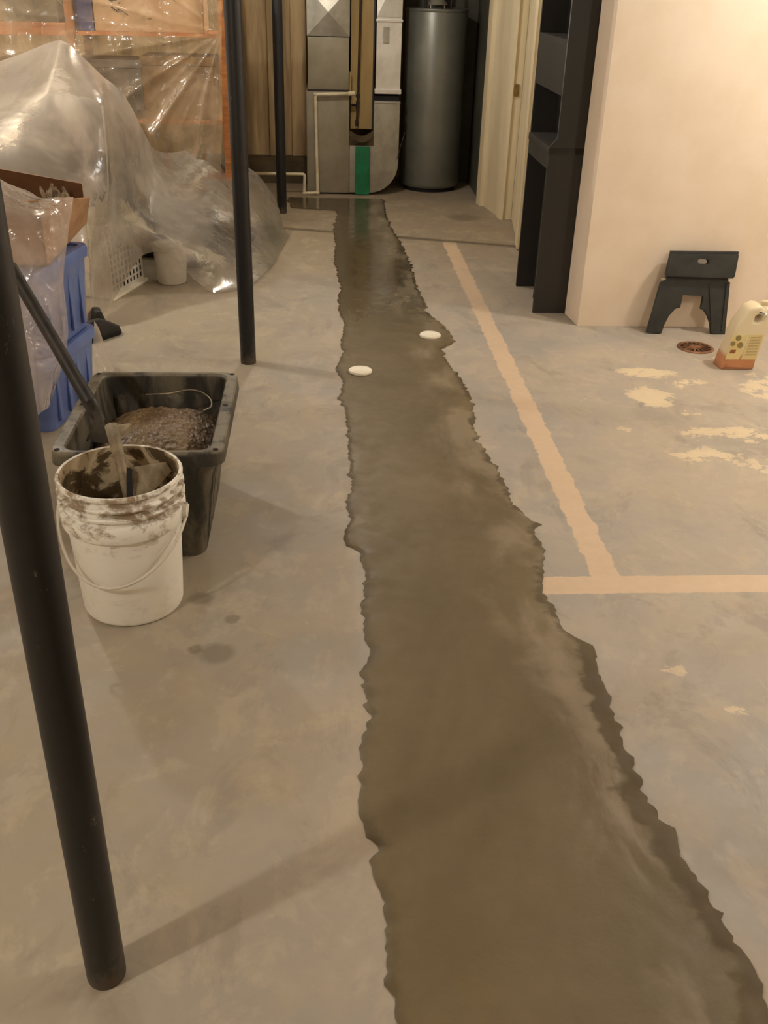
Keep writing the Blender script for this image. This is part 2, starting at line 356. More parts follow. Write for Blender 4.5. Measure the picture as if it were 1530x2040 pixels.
def flat(outlines, depth, bev=0.0):       # outline with holes in x-z, thickness along y
    cu = bpy.data.curves.new('c', 'CURVE'); cu.dimensions = '2D'; cu.fill_mode = 'BOTH'; cu.extrude = depth/2-bev; cu.bevel_depth = bev; cu.offset = -bev
    for pts in outlines:
        s = cu.splines.new('POLY'); s.points.add(len(pts)-1); s.use_cyclic_u = True
        for i, (x, y) in enumerate(pts): s.points[i].co = (x, y, 0, 1)
    o = bpy.data.objects.new('c', cu); COL.objects.link(o); dg = bpy.context.evaluated_depsgraph_get()
    me = bpy.data.meshes.new_from_object(o.evaluated_get(dg)); bm = bmesh.new(); bm.from_mesh(me)
    bpy.data.objects.remove(o); bpy.data.curves.remove(cu); bpy.data.meshes.remove(me)
    bmesh.ops.rotate(bm, matrix=Matrix.Rotation(PI/2, 3, 'X'), verts=bm.verts); bmesh.ops.remove_doubles(bm, verts=bm.verts, dist=1e-5)
    return bm
def sheet(grid, k=7, amp=.012, fs=6., seed=0, crease=.5, lin=0., fan=None):   # smooth film through a grid of points, with wrinkles
    rows = [catmull(r, k) for r in grid]; cols = [catmull([r[i] for r in rows], k) for i in range(len(rows[0]))]
    nv = len(cols[0]); nu = len(cols); bm = bmesh.new(); V = []
    for i in range(nu):
        c = []
        for j in range(nv):
            p = cols[i][j]; q = p*fs+Vector((seed, 0, 0))
            if lin:
                gi, gj = min(j//k, len(grid)-2), min(i//k, len(grid[0])-2); a, b = j/k-gi, i/k-gj
                g0, g1 = Vector(grid[gi][gj]).lerp(Vector(grid[gi][gj+1]), b), Vector(grid[gi+1][gj]).lerp(Vector(grid[gi+1][gj+1]), b)
                p = p.lerp(g0.lerp(g1, a), lin)
            if fan:
                dv = p-fan; rr = math.hypot(dv.x, dv.z); th = math.atan2(dv.z, dv.x)
                w_ = 1-abs(math.sin(th*8.5+1.2*noise.noise(Vector((rr*1.5, th, 2))))); w2 = 1-abs(math.sin(th*17+rr))
                p = p+Vector((0, -1, 0))*min(.055, rr*.08)*(w_**2*.8+w2**3*.15)
            rid = 1-abs(noise.noise(q))*2; rid2 = 1-abs(noise.noise(q*2.3+Vector((5, 5, 5))))*2
            off = Vector((noise.noise(q*.6), noise.noise(q*.6+Vector((9, 2, 1))), noise.noise(q*.6+Vector((3, 7, 1)))))
            p = p+off*amp*1.6+Vector((.55, -.8, .2))*(rid**3*crease+rid2**3*crease*.4)*amp
            if p.z < .006: p.z = .006
            c.append(bm.verts.new(p))
        V.append(c)
    for i in range(nu-1):
        for j in range(nv-1): bm.faces.new((V[i][j], V[i+1][j], V[i+1][j+1], V[i][j+1]))
    return bm

# ------------------------------------------------------------------ setting
fb = bmesh.new(); box(fb, -3.2, 3.8, -2.4, 8.6, -.1, 0); struct('floor', fb, 'floor')
struct('ceiling', BX(-3.2, 3.8, -2.4, 8.6, 2.25, 2.35), 'ceiling')
struct('wall_back', BX(-3.2, 3.8, 8.4, 8.55, 0, 2.25), 'back_wall')
struct('wall_left', BX(-3.2, -3.05, -2.4, 8.4, 0, 2.25), 'white_wall')
struct('wall_front', BX(-3.05, 3.65, -2.4, -2.25, 0, 2.25), 'white_wall')
struct('wall_far_right', BX(3.65, 3.8, -2.4, 8.4, 0, 2.25), 'white_wall')
struct('wall_right', prism(bmesh.new(), [(1.251, 4.567), (3.65, 4.567), (3.65, 4.765), (1.232, 4.765)], 0, 2.25), 'white_wall')
struct('wall_niche', prism(bmesh.new(), [(1.26, 4.765), (1.36, 4.765), (1.36, 6.02), (1.26, 6.02)], 0, 2.25), 'hall_wall')
struct('wall_hall', prism(bmesh.new(), [(1.325, 6.918), (1.26, 6.914), (1.177, 7.449), (1.30, 7.449)], 0, 2.25), 'hall_wall')
struct('wall_furnace_side', prism(bmesh.new(), [(1.18, 7.45), (1.30, 7.45), (1.33, 8.4), (1.2, 8.4)], 0, 2.25), 'dark_wall')
d = thing('door_1', 'cream painted door standing in the hall beyond the black hutch', 'door', (1.22, 6.04, 0)); d['kind'] = 'structure'
obj('door_slab', prism(bmesh.new(), [(0, 0), (.105, .87), (.145, .865), (.04, -.005)], .008, 2.03), 'hall_wall', d)
obj('door_casing', prism(bmesh.new(), [(-.012, 0), (.008, .18), (.03, .18), (.01, 0)], .006, 2.06), 'hall_wall', d)
sp = bmesh.new(); box(sp, 1.272, 1.30, 6.906, 6.914, .80, .875, .002)
st = struct('trim_1', sp, 'brass'); 
struct('trim_2', prism(bmesh.new(), [(1.243, 6.90), (1.262, 6.90), (1.262, 6.99), (1.230, 6.99)], 0, 2.1), 'hall_wall')
struct('trim_3', prism(bmesh.new(), [(1.163, 7.36), (1.195, 7.36), (1.18, 7.45), (1.15, 7.45)], 0, 2.1), 'hall_wall')
struct('wall_furnace_back', BX(.64, 1.2, 8.30, 8.39, 0, 2.25), 'dark_wall')
struct('trim_4', BX(-3.05, -.1, 8.12, 8.4, 0, .17), 'curb')
pp = bmesh.new()
for a, b, c2, d2 in ((-.42, -.30, .17, 2.25), (-.24, -.12, .17, 2.25), (-.72, -.60, .17, 2.25)): box(pp, a, b, 8.34, 8.4, c2, d2, .01)
struct('trim_5', pp, 'back_wall')

# ------------------------------------------------------------------ fresh concrete patch
Lp = [(790, 2040), (775, 1960), (765, 1860), (762, 1800), (742, 1745), (750, 1690), (728, 1650), (713, 1610), (722, 1560), (713, 1500), (735, 1430), (722, 1340), (735, 1290), (719, 1210), (728, 1150), (720, 1103), (692, 1088), (684, 1060), (700, 1040), (690, 1010), (700, 960), (695, 900), (690, 850), (688, 815), (673, 790), (685, 765), (668, 735), (685, 700), (678, 685), (686, 650), (672, 610), (678, 570), (665, 520), (668, 490), (664, 455), (672, 425), (668, 420), (580, 415), (572, 396)]
Rp = [(1545, 2040), (1530, 2010), (1480, 1900), (1450, 1860), (1400, 1760), (1352, 1700), (1340, 1660), (1282, 1578), (1265, 1530), (1232, 1460), (1215, 1390), (1192, 1340), (1180, 1290), (1127, 1256), (1092, 1200), (1080, 1160), (1085, 1100), (1063, 1056), (1078, 1045), (1058, 1038), (1020, 1000), (1005, 965), (990, 930), (952, 880), (946, 840), (938, 790), (920, 755), (892, 725), (880, 697), (902, 688), (905, 675), (880, 645), (845, 618), (850, 607), (830, 570), (820, 530), (800, 485), (780, 455), (770, 430), (765, 400)]
def edge(pts):
    w_ = sorted([(fl(*p).y, fl(*p).x) for p in pts]); return [(-.6, w_[0][1])]+w_
EL, ER = edge(Lp), edge(Rp); ER[0] = (-.6, ER[1][1]+.1)
def interp(E_, y):
    if y <= E_[0][0]: return E_[0][1]
    for (a, xa), (b, xb) in zip(E_, E_[1:]):
        if y <= b: t = (y-a)/max(b-a, 1e-6); return xa+(xb-xa)*t
    return E_[-1][1]
yend = fl(700, 396).y
bm = bmesh.new(); V = []; NU = 40; y = -.6; ys = []
while y < yend: ys.append(y); y += .012
le = bm.verts.layers.float.new('edge'); ll = bm.verts.layers.float.new('edge_left')
for y in ys:
    a = interp(EL, y)+.014*noise.noise(Vector((0, y*11, 1)))+.012*noise.noise(Vector((0, y*31, 4)))+.009*noise.noise(Vector((0, y*70, 8)))
    b = interp(ER, y)+.014*noise.noise(Vector((7, y*10, 1)))+.016*noise.noise(Vector((7, y*29, 4)))+.010*noise.noise(Vector((7, y*70, 8)))
    c = []
    for i in range(NU+1):
        u = i/NU; u = u*u*(3-2*u)*.5+u*.5; x = a+(b-a)*u; dd = min(x-a, b-x)
        z = .0015+.0045*min(1, dd/.012)+(.0022-.0015*min(1, max(0, (y-3)/1.6)))*noise.noise(Vector((x*5, y*2.2, 0)))*min(1, dd/.05)
        rgt = max(0, 1-(b-x)/.28)*(1 if y < 2.3 else 0)
        z += .0045*rgt*abs(noise.noise(Vector((x*14+y*6, y*4, 3))))+.0018*rgt*abs(noise.noise(Vector((x*40+y*14, y*10, 8))))
        v = bm.verts.new((x, y, max(z, .0012))); v[le] = b-x; v[ll] = x-a; c.append(v)
    V.append(c)
for r0, r1 in zip(V, V[1:]):
    for i in range(NU): bm.faces.new((r0[i], r0[i+1], r1[i+1], r1[i]))
# little skirt so that it is a slab
for c in (V[0], V[-1]):
    pass
tag(obj('concrete_patch', bm, 'patch', None, 'all'), 'long strip of wet brown concrete filled into the floor down the middle of the room', 'concrete patch')

for p, lb in (((857, 667), 'farther of two round white pipe caps, by the bulge in the right edge'), ((718, 738), 'nearer of two round white pipe caps, by the left edge of the patch')):
    q = fl(*p, .012); bm = bmesh.new(); cyl(bm, 0, 0, 0, .012, .05, n=40, bev=.003)
    tag(obj('pipe_cap', bm, 'cap', None, True, (q.x, q.y, .004)), lb, 'pipe cap', 'white pipe caps in the concrete')
# floor drain
q = fl(1385, 693); t_ = thing('floor_drain', 'round rusty floor drain grate in front of the folded stool', 'drain', (q.x, q.y, 0))
obj('drain_rim', lathe([(.068, .0), (.084, .0), (.084, .003), (.079, .006), (.070, .006), (.068, .003)], 48), 'rust', t_, True)
obj('drain_pit', cyl(bmesh.new(), 0, 0, .0005, .0015, .07), 'hole', t_)
bm = bmesh.new()
for k in range(16):
    a = 2*PI*k/16
    r = bmesh.ops.create_cube(bm, size=1); bmesh.ops.scale(bm, vec=(.042, .006, .003), verts=r['verts']); bmesh.ops.translate(bm, vec=(.047, 0, .004), verts=r['verts'])
    bmesh.ops.rotate(bm, matrix=Matrix.Rotation(a, 3, 'Z'), verts=r['verts'])
cyl(bm, 0, 0, .002, .0055, .028, n=24); obj('drain_grate', bm, 'rust', t_)

# ------------------------------------------------------------------ poles
def pole(px, py, r, lb, lean=(0, 0)):
    q = fl(px, py); bm = bmesh.new(); n = 40
    rings = [[(r*s*math.cos(2*PI*i/n)+lean[0]*z, r*s*math.sin(2*PI*i/n)+lean[1]*z, z) for i in range(n)] for z, s in ((0, .97), (.006, 1), (.5, 1), (1., 1), (1.6, 1), (2.25, 1))]
    loft(bm, rings); tag(obj('support_pole', bm, 'pole', None, True, (q.x, q.y, 0)), lb, 'support pole', 'black steel support poles')
pole(213, 1940, .0325, 'nearest black steel support pole, cutting across the lower left in front of the white pail')
pole(495, 722, .0335, 'middle black steel support pole with a scuffed foot, behind the black tub')
pole(562, 424, .034, 'farthest black steel support pole, foot beside the edge of the plastic heap')

# ------------------------------------------------------------------ furnace corner
YF = 7.70
t_ = thing('furnace', 'grey metal furnace cabinet on the back wall behind a white pipe', 'furnace', (.045, YF, 0))
obj('cabinet', BX(-.16, .158, 0, .5, .012, .735, .006), 'furnace', t_, True)
obj('base_rail', BX(-.15, .15, .02, .48, 0, .012), 'void', t_)
obj('plenum', BX(-.145, .152, .01, .49, .737, 1.085, .003), 'furnace', t_, True)
bm = bmesh.new(); x0, x1, z0, z1 = -.15, .155, 1.09, 1.40; box(bm, x0, x1, .012, .49, z0, 2.25)
V = [bm.verts.new(p) for p in ((x0, .0, z0), (x1, .0, z0), (x1, .0, z1), (x0, .0, z1), ((x0+x1)/2, -.035, (z0+z1)/2))]
for i in range(4): bm.faces.new((V[i], V[(i+1) % 4], V[4]))
W_ = [bm.verts.new(p) for p in ((x0, .012, z0), (x1, .012, z0), (x1, .012, z1), (x0, .012, z1))]
for i in range(4): bm.faces.new((V[i], V[(i+1) % 4], W_[(i+1) % 4], W_[i]))
obj('supply_duct', bm, 'galv', t_)
obj('seam_flange', BX(-.152, .158, -.003, .01, .728, .74, .002), 'iron', t_)
obj('handle', BX(.157, .17, .03, .05, .72, .86, .003), 'tan', t_)
# gas pipe
t_ = thing('gas_pipe', 'dark iron gas pipe with a valve tee running down a tan board', 'pipe', (.258, 7.75, .5))
bm = tube(bmesh.new(), [(0, 0, 0), (.008, 0, .2), (.035, 0, 1.75)], .0085); cyl(bm, 0, 0, -.012, .03, .012)
obj('riser', bm, 'iron', t_, True)
bm = tube(bmesh.new(), [(.006, 0, .13), (-.04, 0, .135)], .008); cyl(bm, .006, 0, .10, .16, .0135); cyl(bm, .007, 0, .185, .205, .015)
obj('valve_tee', bm, 'iron', t_, True)
# tan column
t_ = thing('tan_chase_board', 'tan board chase between the furnace and the bright duct', 'board', (.30, 7.80, .46))
obj('board', BX(-.088, .08, 0, .3, 0, 1.79, .004), 'tan', t_); obj('edge_strip', BX(.074, .086, -.012, .28, -.04, 1.79, .002), 'iron', t_)
# bright duct
t_ = thing('drop_duct', 'bright sheet metal drop duct with a cross-broken panel left of the water heater', 'duct', (.485, 7.74, .72))
obj('duct_body', BX(-.09, .09, .0, .3, 0, 1.53, .003), 'shiny', t_)
bm = bmesh.new(); x0, x1, z0, z1 = -.09, .09, .50, .86
V = [bm.verts.new(p) for p in ((x0, -.004, z0), (x1, -.004, z0), (x1, -.004, z1), (x0, -.004, z1), (0, -.035, (z0+z1)/2))]
for i in range(4): bm.faces.new((V[i], V[(i+1) % 4], V[4]))
obj('cross_broken_panel', bm, 'shiny', t_)
bm = BX(-.096, .096, -.012, .3, .470, .486, .003); obj('flange', bm, 'shiny', t_)
bm = BX(-.098, .098, -.016, .3, -.005, .028, .004); obj('flange', bm, 'shiny', t_)
obj('clip', BX(-.045, .0, -.008, 0, .33, .44, .004), 'galv', t_)
# return box with rounded lower corner
t_ = thing('return_duct', 'grey return air box with a rounded lower corner beside the water heater', 'duct', (.39, 7.70, 0))
pts = [(-.185, .014), (.0, .014)]+[(.185-.22+.22*math.sin(a*PI/16), .014+.22-.22*math.cos(a*PI/16)) for a in range(0, 9)]+[(.185, .665), (-.005, .665), (-.005, .36), (-.185, .36)]
bm = flat([pts], .44, .004); bmesh.ops.translate(bm, vec=(0, .22, 0), verts=bm.verts); obj('box_body', bm, 'galv', t_, True)
obj('dark_gap', BX(-.003, .18, .05, .42, .665, .70), 'void', t_)
obj('top_flange', BX(-.005, .188, -.006, .42, .652, .668, .003), 'galv', t_)
bm = bmesh.new(); A = []
for i in range(11):
    u = i/10; x = -.185+.18*u; zt = .46-.04*math.sin(PI*u)
    A.append([bm.verts.new((x, -.004, .358)), bm.verts.new((x, -.004-.03*math.sin(PI*u), zt-.035)), bm.verts.new((x, .05, zt))])
for a, b in zip(A, A[1:]):
    for k in range(2): bm.faces.new((a[k], b[k], b[k+1], a[k+1]))
obj('filter_slot', bm, 'curb', t_)
obj('crease', prism(bmesh.new(), [(.09, -.003), (.094, -.003), (.094, .0), (.09, .0)], .3, .5), 'curb', t_).rotation_euler = (0, .28, 0)
bm = BX(-.054, .054, 0, .014, 0, .348, .003); q = thing('green_strip', 'green plastic strip standing against the grey return box', 'strip', (.303, 7.672, .006))
obj('strip_face', bm, 'green', q)
# white condensate pipe
pts = [at(704, 186, 7.66), at(628, 188, 7.66), at(633, 384, 7.66), at(606, 386, 7.66), at(607, 347, 7.66), at(486, 345, 7.66)]
for p in pts[2:4]: p.z = max(p.z, .013)
bm = tube(bmesh.new(), elbow(pts, .02), .0115)
t_ = thing('drain_pipe', 'thin white plastic pipe running down the furnace front and along the back wall', 'pipe', (0, 0, 0)); obj('pipe_run', bm, 'pvc', t_, 'all')
for p in (pts[1], pts[2], pts[3]):
    b2 = bmesh.new(); bmesh.ops.create_uvsphere(b2, u_segments=12, v_segments=8, radius=.0155); obj('fitting', b2, 'pvc', t_, 'all', tuple(p))
b2 = tube(bmesh.new(), [at(694, 186, 7.66), at(707, 186, 7.66)], .0165); obj('fitting', b2, 'pvc', t_, True)
# water heater
t_ = thing('water_heater', 'tall grey cylindrical water heater beside the bright duct', 'water heater', (.85, 8.03, 0))
obj('tank', lathe([(0, .03), (.215, .03), (.226, .04), (.23, .055), (.23, 1.262), (.225, 1.272), (.0, 1.278)], 72), 'tank', t_, True)
obj('base_ring', cyl(bmesh.new(), 0, 0, 0, .032, .205, n=48), 'void', t_, True)
obj('top_rim', lathe([(.231, 1.255), (.235, 1.262), (.233, 1.276), (.222, 1.279), (.222, 1.27)], 64), 'tank', t_, True)
for px_, nm in ((-.09, 'cold_pipe'), (.10, 'hot_pipe')):
    obj(nm, tube(bmesh.new(), [(px_, -.05, 1.27), (px_, -.05, 2.25)], .011), 'iron', t_, True)
obj('flue', cyl(bmesh.new(), 0, 0, 1.33, 2.25, .05), 'dark_wall' if False else 'galv', t_, True)
obj('draft_hood', cyl(bmesh.new(), 0, 0, 1.30, 1.34, .08, .05), 'galv', t_, True)
for k in range(4):
    a = PI/4+k*PI/2; obj('hood_foot', cyl(bmesh.new(), .072*math.cos(a), .072*math.sin(a), 1.272, 1.305, .004, n=8), 'galv', t_)

# ------------------------------------------------------------------ black hutch
t_ = thing('hutch', 'tall black-brown hutch with open shelves in the hall behind the white wall', 'hutch', (1.15, 4.77, 0))
X0, XU, X1, D1, D2 = -.083, -.048, .082, .50, .66
obj('end_panel', flat([[(X0, 0), (X1, 0), (X1, 1.95), (XU, 1.95), (XU, .84), (X0, .80)]], .02, .001), 'hutch', t_, False, (0, .01, 0))
obj('back_panel', BX(X1, X1+.012, .0, D2, 0, 1.95), 'void', t_)
obj('desk_top', BX(X0-.004, X1, .0, D1, .765, .80, .003), 'hutch', t_)
obj('far_end_panel', BX(X0, X1, D1-.02, D1, .0, .765), 'hutch', t_); obj('far_end_panel', BX(XU, X1, D2-.02, D2, .45, 1.95), 'hutch', t_)
bm = bmesh.new(); box(bm, X0, X0+.012, .02, D1-.02, .70, .765); obj('apron', bm, 'hutch', t_)
obj('shelf', BX(XU, X1, .02, D2-.02, 1.235, 1.255), 'hutch', t_); obj('shelf', BX(XU, X1, .02, D2-.02, 1.62, 1.64), 'hutch', t_)
obj('door_front', BX(XU, XU+.012, .02, D2-.02, 1.02, 1.235, .002), 'hutch', t_)
obj('inner_panel', BX(X0+.05, X1, .25, .26, .0, .70), 'void', t_)

# ------------------------------------------------------------------ folded stool
s = .00243
def sp2(pts): return [((x-1370)*s, (667-y_)*s*.985) for x, y_ in pts]
t_ = thing('folded_step_stool', 'black folding step stool folded flat and leaning on the white wall', 'step stool', (fl(1370, 667).x, fl(1370, 667).y+.008, .002))
t_.rotation_euler = (-math.atan2(.075, .37), 0, 0)
seat = sp2([(1317, 507), (1320, 505), (1449, 509), (1451, 511), (1448, 552), (1444, 556), (1315, 553), (1311, 549)])
slot = sp2([(1371, 521), (1374, 519), (1390, 520), (1393, 523), (1393, 526), (1390, 529), (1374, 528), (1371, 525)])
obj('seat', flat([seat, slot], .030, .002), 'black', t_, True, (0, -.018, 0))
obj('seat_lip', BX((1319-1370)*s, (1450-1370)*s, -.034, .012, (667-509)*s*.985, (667-504)*s*.985, .002), 'black', t_)
legs = sp2([(1318, 545), (1440, 548), (1440, 562), (1445, 564), (1446, 610), (1447, 667), (1419, 667), (1414, 645), (1407, 630), (1399, 620), (1392, 617), (1394, 592), (1353, 590), (1350, 615), (1341, 617), (1329, 631), (1321, 650), (1317, 666), (1287, 664), (1297, 615), (1306, 566), (1316, 562)])
obj('leg_panel', flat([legs], .022, .002), 'black', t_, True, (0, .008, 0))
r1 = sp2([(1402, 566), (1406, 566), (1422, 655), (1417, 655)]); obj('rib', flat([r1], .005), 'black', t_, False, (0, -.005, 0))
r1 = sp2([(1437, 566), (1440, 566), (1442, 662), (1438, 662)]); obj('rib', flat([r1], .005), 'black', t_, False, (0, -.005, 0))
obj('hinge_pin', tube(bmesh.new(), [((1308-1370)*s, .01, (667-561)*s), ((1445-1370)*s, .01, (667-561)*s)], .004), 'pvc', t_, True)

# ------------------------------------------------------------------ jug
q = fl(1468, 737); t_ = thing('plastic_jug', 'translucent plastic jug with a yellow label and orange liquid at the bottom beside the drain', 'jug', (q.x, q.y+.05, 0), rz=.0)
s = .00224; J = lambda pts: [((x-1468)*s, (737-y_)*s*1.04) for x, y_ in pts]
out = J([(1434, 735), (1437, 738), (1499, 738), (1503, 735), (1504, 712), (1508, 690), (1512, 668), (1515, 650), (1516, 636), (1513, 624), (1512, 617), (1501, 617), (1499, 620), (1494, 614), (1484, 613), (1474, 617), (1468, 622), (1460, 638), (1452, 650), (1448, 664), (1444, 690), (1438, 714)])
hol = J([(1484, 634), (1489, 630), (1496, 630), (1499, 635), (1498, 641), (1490, 644), (1484, 643)])
bm = flat([out, hol], .095, .014); obj('jug_body', bm, 'jug', t_, 'all')
z = (737-617)*s*1.04; obj('cap', cyl(bmesh.new(), (1506-1468)*s, 0, z-.004, z+.018, .019, n=28, bev=.003), 'pvc', t_, True)
lab = J([(1446, 668), (1475, 668), (1468, 716), (1440, 716)]); fl_ = obj('front_label', flat([lab], .0015), 'label', t_, False, (0, -.0485, 0))
lab = J([(1479, 668), (1508, 668), (1502, 716), (1472, 716)]); sl_ = obj('side_label', flat([lab], .0015), 'label', t_, False, (0, -.0485, 0))
for x_, y_, r_ in ((1458, 674, 5.5), (1449, 685, 5), (1464, 688, 6)):
    c = J([(x_+r_*math.cos(a*PI/8), y_+r_*math.sin(a*PI/8)) for a in range(16)]); obj('printed_disc', flat([c], .0012), 'olive', fl_, False, (0, -.0013, 0))
obj('printed_block', flat([J([(1447, 697), (1458, 697), (1457, 704), (1446, 704)])], .0012), 'lines2', fl_, False, (0, -.0013, 0))
for k in range(7):
    y_ = 672+k*5.6; obj('printed_line', flat([J([(1482-k*.6, y_), (1503-k*.5, y_-1), (1503-k*.5, y_+1.5), (1482-k*.6, y_+2.5)])], .0012), 'lines', sl_, False, (0, -.0013, 0))

# ------------------------------------------------------------------ black tub
rz_ = .36; X0, X1, Y0, Y1 = -.735, -.270, 2.376, 2.980
t_ = thing('mixing_tub', 'black plastic tub of wet gravel mortar behind the white pail', 'tub', ((X0+X1)/2, (Y0+Y1)/2, 0))
hx, hy = (X1-X0)/2, (Y1-Y0)/2
def ring(hx, hy, z, r=.05, rip=0, k=10):
    P = rrect(-hx, hx, -hy, hy, r, k); out = []
    # densify straight sides
    Q = []
    for i in range(len(P)):
        a = Vector(P[i]); b = Vector(P[(i+1) % len(P)]); n = max(1, round((b-a).length/.0125)) if (b-a).length > .05 else 1
        n = 28 if (b-a).length > .05 else 1
        for j in range(n): Q.append(a+(b-a)*j/n)
    for p in Q:
        d_ = p.normalized(); f = 1
        if rip:
            w_ = p.y if abs(abs(p.x)-hx) < .004 else p.x
            f = 1-rip*max(0, math.sin(w_*72))**.5 if abs(p.x) > hx-.004 or abs(p.y) > hy-.004 else 1
        out.append((p.x*f, p.y*f, z))
    return out
bm = bmesh.new()
rings = [ring(hx-.085, hy-.065, .004, .045), ring(hx-.075, hy-.055, .0, .05), ring(hx-.07, hy-.05, .02, .05, .045), ring(hx-.045, hy-.035, .20, .05, .06), ring(hx-.03, hy-.025, .285, .05, .06), ring(hx-.026, hy-.022, .295, .05), ring(hx-.024, hy-.02, .325, .05)]
loft(bm, rings, True, False)
obj('shell', bm, 'tub', t_, True)
bm = loft(bmesh.new(), [ring(hx-.024, hy-.02, .322, .05), ring(hx, hy, .318, .045), ring(hx, hy, .322, .045), ring(hx-.002, hy-.002, .356, .045), ring(hx-.006, hy-.006, .36, .045), ring(hx-.034, hy-.017, .36, .04), ring(hx-.038, hy-.021, .354, .04)], False, False)
obj('rim', bm, 'tub', t_, True)
bm = loft(bmesh.new(), [ring(hx-.038, hy-.021, .354, .04), ring(hx-.046, hy-.028, .25, .04), ring(hx-.085, hy-.065, .03, .04)], False, True)
obj('inner_wall', bm, 'tub', t_, True)
for (a, b) in ((-1, -1), (1, -1), (-1, 1), (1, 1), (1, .1), (-1, .12)):
    obj('rim_hole', cyl(bmesh.new(), a*(hx-.022), b*(hy-.022), .3595, .3612, .0075, n=14), 'hole', t_)
# mortar heap
bm = bmesh.new(); n = 90; G = []
for i in range(n+1):
    c = []
    for j in range(n+1):
        x = -hx+.056+(2*hx-.112)*i/n; y = -hy+.036+(2*hy-.08)*j/n
        h = .215+.105*math.exp(-((x-.01)/.17)**4-((y+.02)/.23)**4)
        q = Vector((x, y, 0)); h += .010*noise.noise(q*14)+.007*abs(noise.noise(q*55))+.004*noise.noise(q*110)
        c.append(bm.verts.new((x, y, h)))
    G.append(c)
for i in range(n):
    for j in range(n): bm.faces.new((G[i][j], G[i+1][j], G[i+1][j+1], G[i][j+1]))
o = obj('gravel_mortar', bm, 'mortar', None, 'all', tuple(t_.location)); tag(o, 'mound of brown gravelly mortar heaped inside the black tub', 'mortar', kind='stuff')
# wire loop
pts = [at(290, 786, 2.74), at(335, 784, 2.78), at(375, 777, 2.82), at(400, 781, 2.82), at(419, 795, 2.78), at(420, 810, 2.72), at(405, 818, 2.68)]
tag(obj('wire_loop', tube(bmesh.new(), catmull(pts, 6), .0022, 8), 'wire', None, 'all'), 'thin bent wire loop lying on the mortar at the back of the tub', 'wire')

# ------------------------------------------------------------------ white pail
q = fl(265, 1192); t_ = thing('pail', 'dirty white plastic pail in front of the black tub', 'pail', (-.512, 2.212, 0))
pr = [(0, .004), (.118, .004), (.122, .0), (.127, .004), (.130, .012), (.1425, .255), (.1435, .262), (.1545, .264), (.157, .270), (.157, .302), (.155, .306), (.1465, .308), (.1465, .322), (.1575, .325), (.158, .331), (.156, .334), (.147, .336), (.147, .348), (.157, .351), (.1575, .356), (.155, .359), (.1475, .361), (.1475, .376), (.1555, .379), (.156, .386), (.153, .391), (.147, .3895)]
obj('shell', lathe(pr, 96), 'pail', t_, True)
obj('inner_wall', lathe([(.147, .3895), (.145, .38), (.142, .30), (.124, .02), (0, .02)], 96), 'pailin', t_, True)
bm = cyl(bmesh.new(), 0, 0, 0, .012, .02, n=20); bmesh.ops.rotate(bm, matrix=Matrix.Rotation(PI/2, 3, 'Y'), verts=bm.verts)
bmesh.ops.translate(bm, vec=(.152, -.02, .288), verts=bm.verts); obj('ear', bm, 'pail', t_)
bm = cyl(bmesh.new(), 0, 0, 0, .012, .02, n=20); bmesh.ops.rotate(bm, matrix=Matrix.Rotation(-PI/2, 3, 'Y'), verts=bm.verts)
bmesh.ops.translate(bm, vec=(-.152, .02, .288), verts=bm.verts); obj('ear', bm, 'pail', t_)
pts = []
for i in range(25):
    u = i/24; a = PI*(1-u)+PI; a = PI+PI*u
    rr = .163+.002*math.sin(PI*u); sk = math.sin(PI*u)**1.1
    pts.append((rr*math.cos(a)-.0, rr*math.sin(a)*1.0, .292-.145*sk-.03*math.sin(PI*u)*math.cos(PI*u)))
obj('bail_handle', tube(bmesh.new(), pts, .0042, 10), 'basket', t_, 'all')
tag(obj('slurry', lathe([(0, .13), (.12, .132), (.1315, .128)], 48), 'mortar', None, 'all', (-.512, 2.212, 0)), 'dark mortar slurry at the bottom of the white pail', 'slurry', kind='stuff')

# trowel standing in the pail
A, B = at(222, 848, 2.33), at(256, 985, 2.19)
t_ = thing('trowel', 'pale concrete-smeared trowel standing in the white pail', 'trowel', tuple(B))
d_ = A-B; ln = d_.length; dz = d_.normalized()
L = lambda p: Vector(p)-B
bm = tube(bmesh.new(), [L(B-dz*.09), L(B+d_*.5), L(A)], [.013, .015, .018], 10); obj('shank', bm, 'smear', t_, 'all')
def plate(ps, th, m, nm, par, org):
    P = [Vector(p)-org for p in ps]; nrm = (P[1]-P[0]).cross(P[2]-P[0]).normalized()*th; bm = bmesh.new()
    a = [bm.verts.new(p) for p in P]; b = [bm.verts.new(p+nrm) for p in P]; n = len(P)
    bm.faces.new(a[::-1]); bm.faces.new(b)
    for i in range(n): bm.faces.new((a[i], a[(i+1) % n], b[(i+1) % n], b[i]))
    bmesh.ops.triangulate(bm, faces=[f for f in bm.faces if len(f.verts) > 4])
    return obj(nm, bm, m, par)
plate([at(268, 930, 2.25), at(330, 920, 2.30), at(342, 938, 2.29), at(300, 985, 2.19), at(262, 1010, 2.16)], .006, 'smear', 'blade', t_, B)
plate([at(214, 852, 2.34), at(262, 845, 2.40), at(264, 858, 2.40), at(238, 872, 2.36), at(224, 880, 2.33)], .01, 'smear', 'flange', t_, B)
plate([at(252, 930, 2.222), at(262, 935, 2.215), at(264, 990, 2.17), at(252, 990, 2.17)], .004, 'void', 'slot', t_, B)
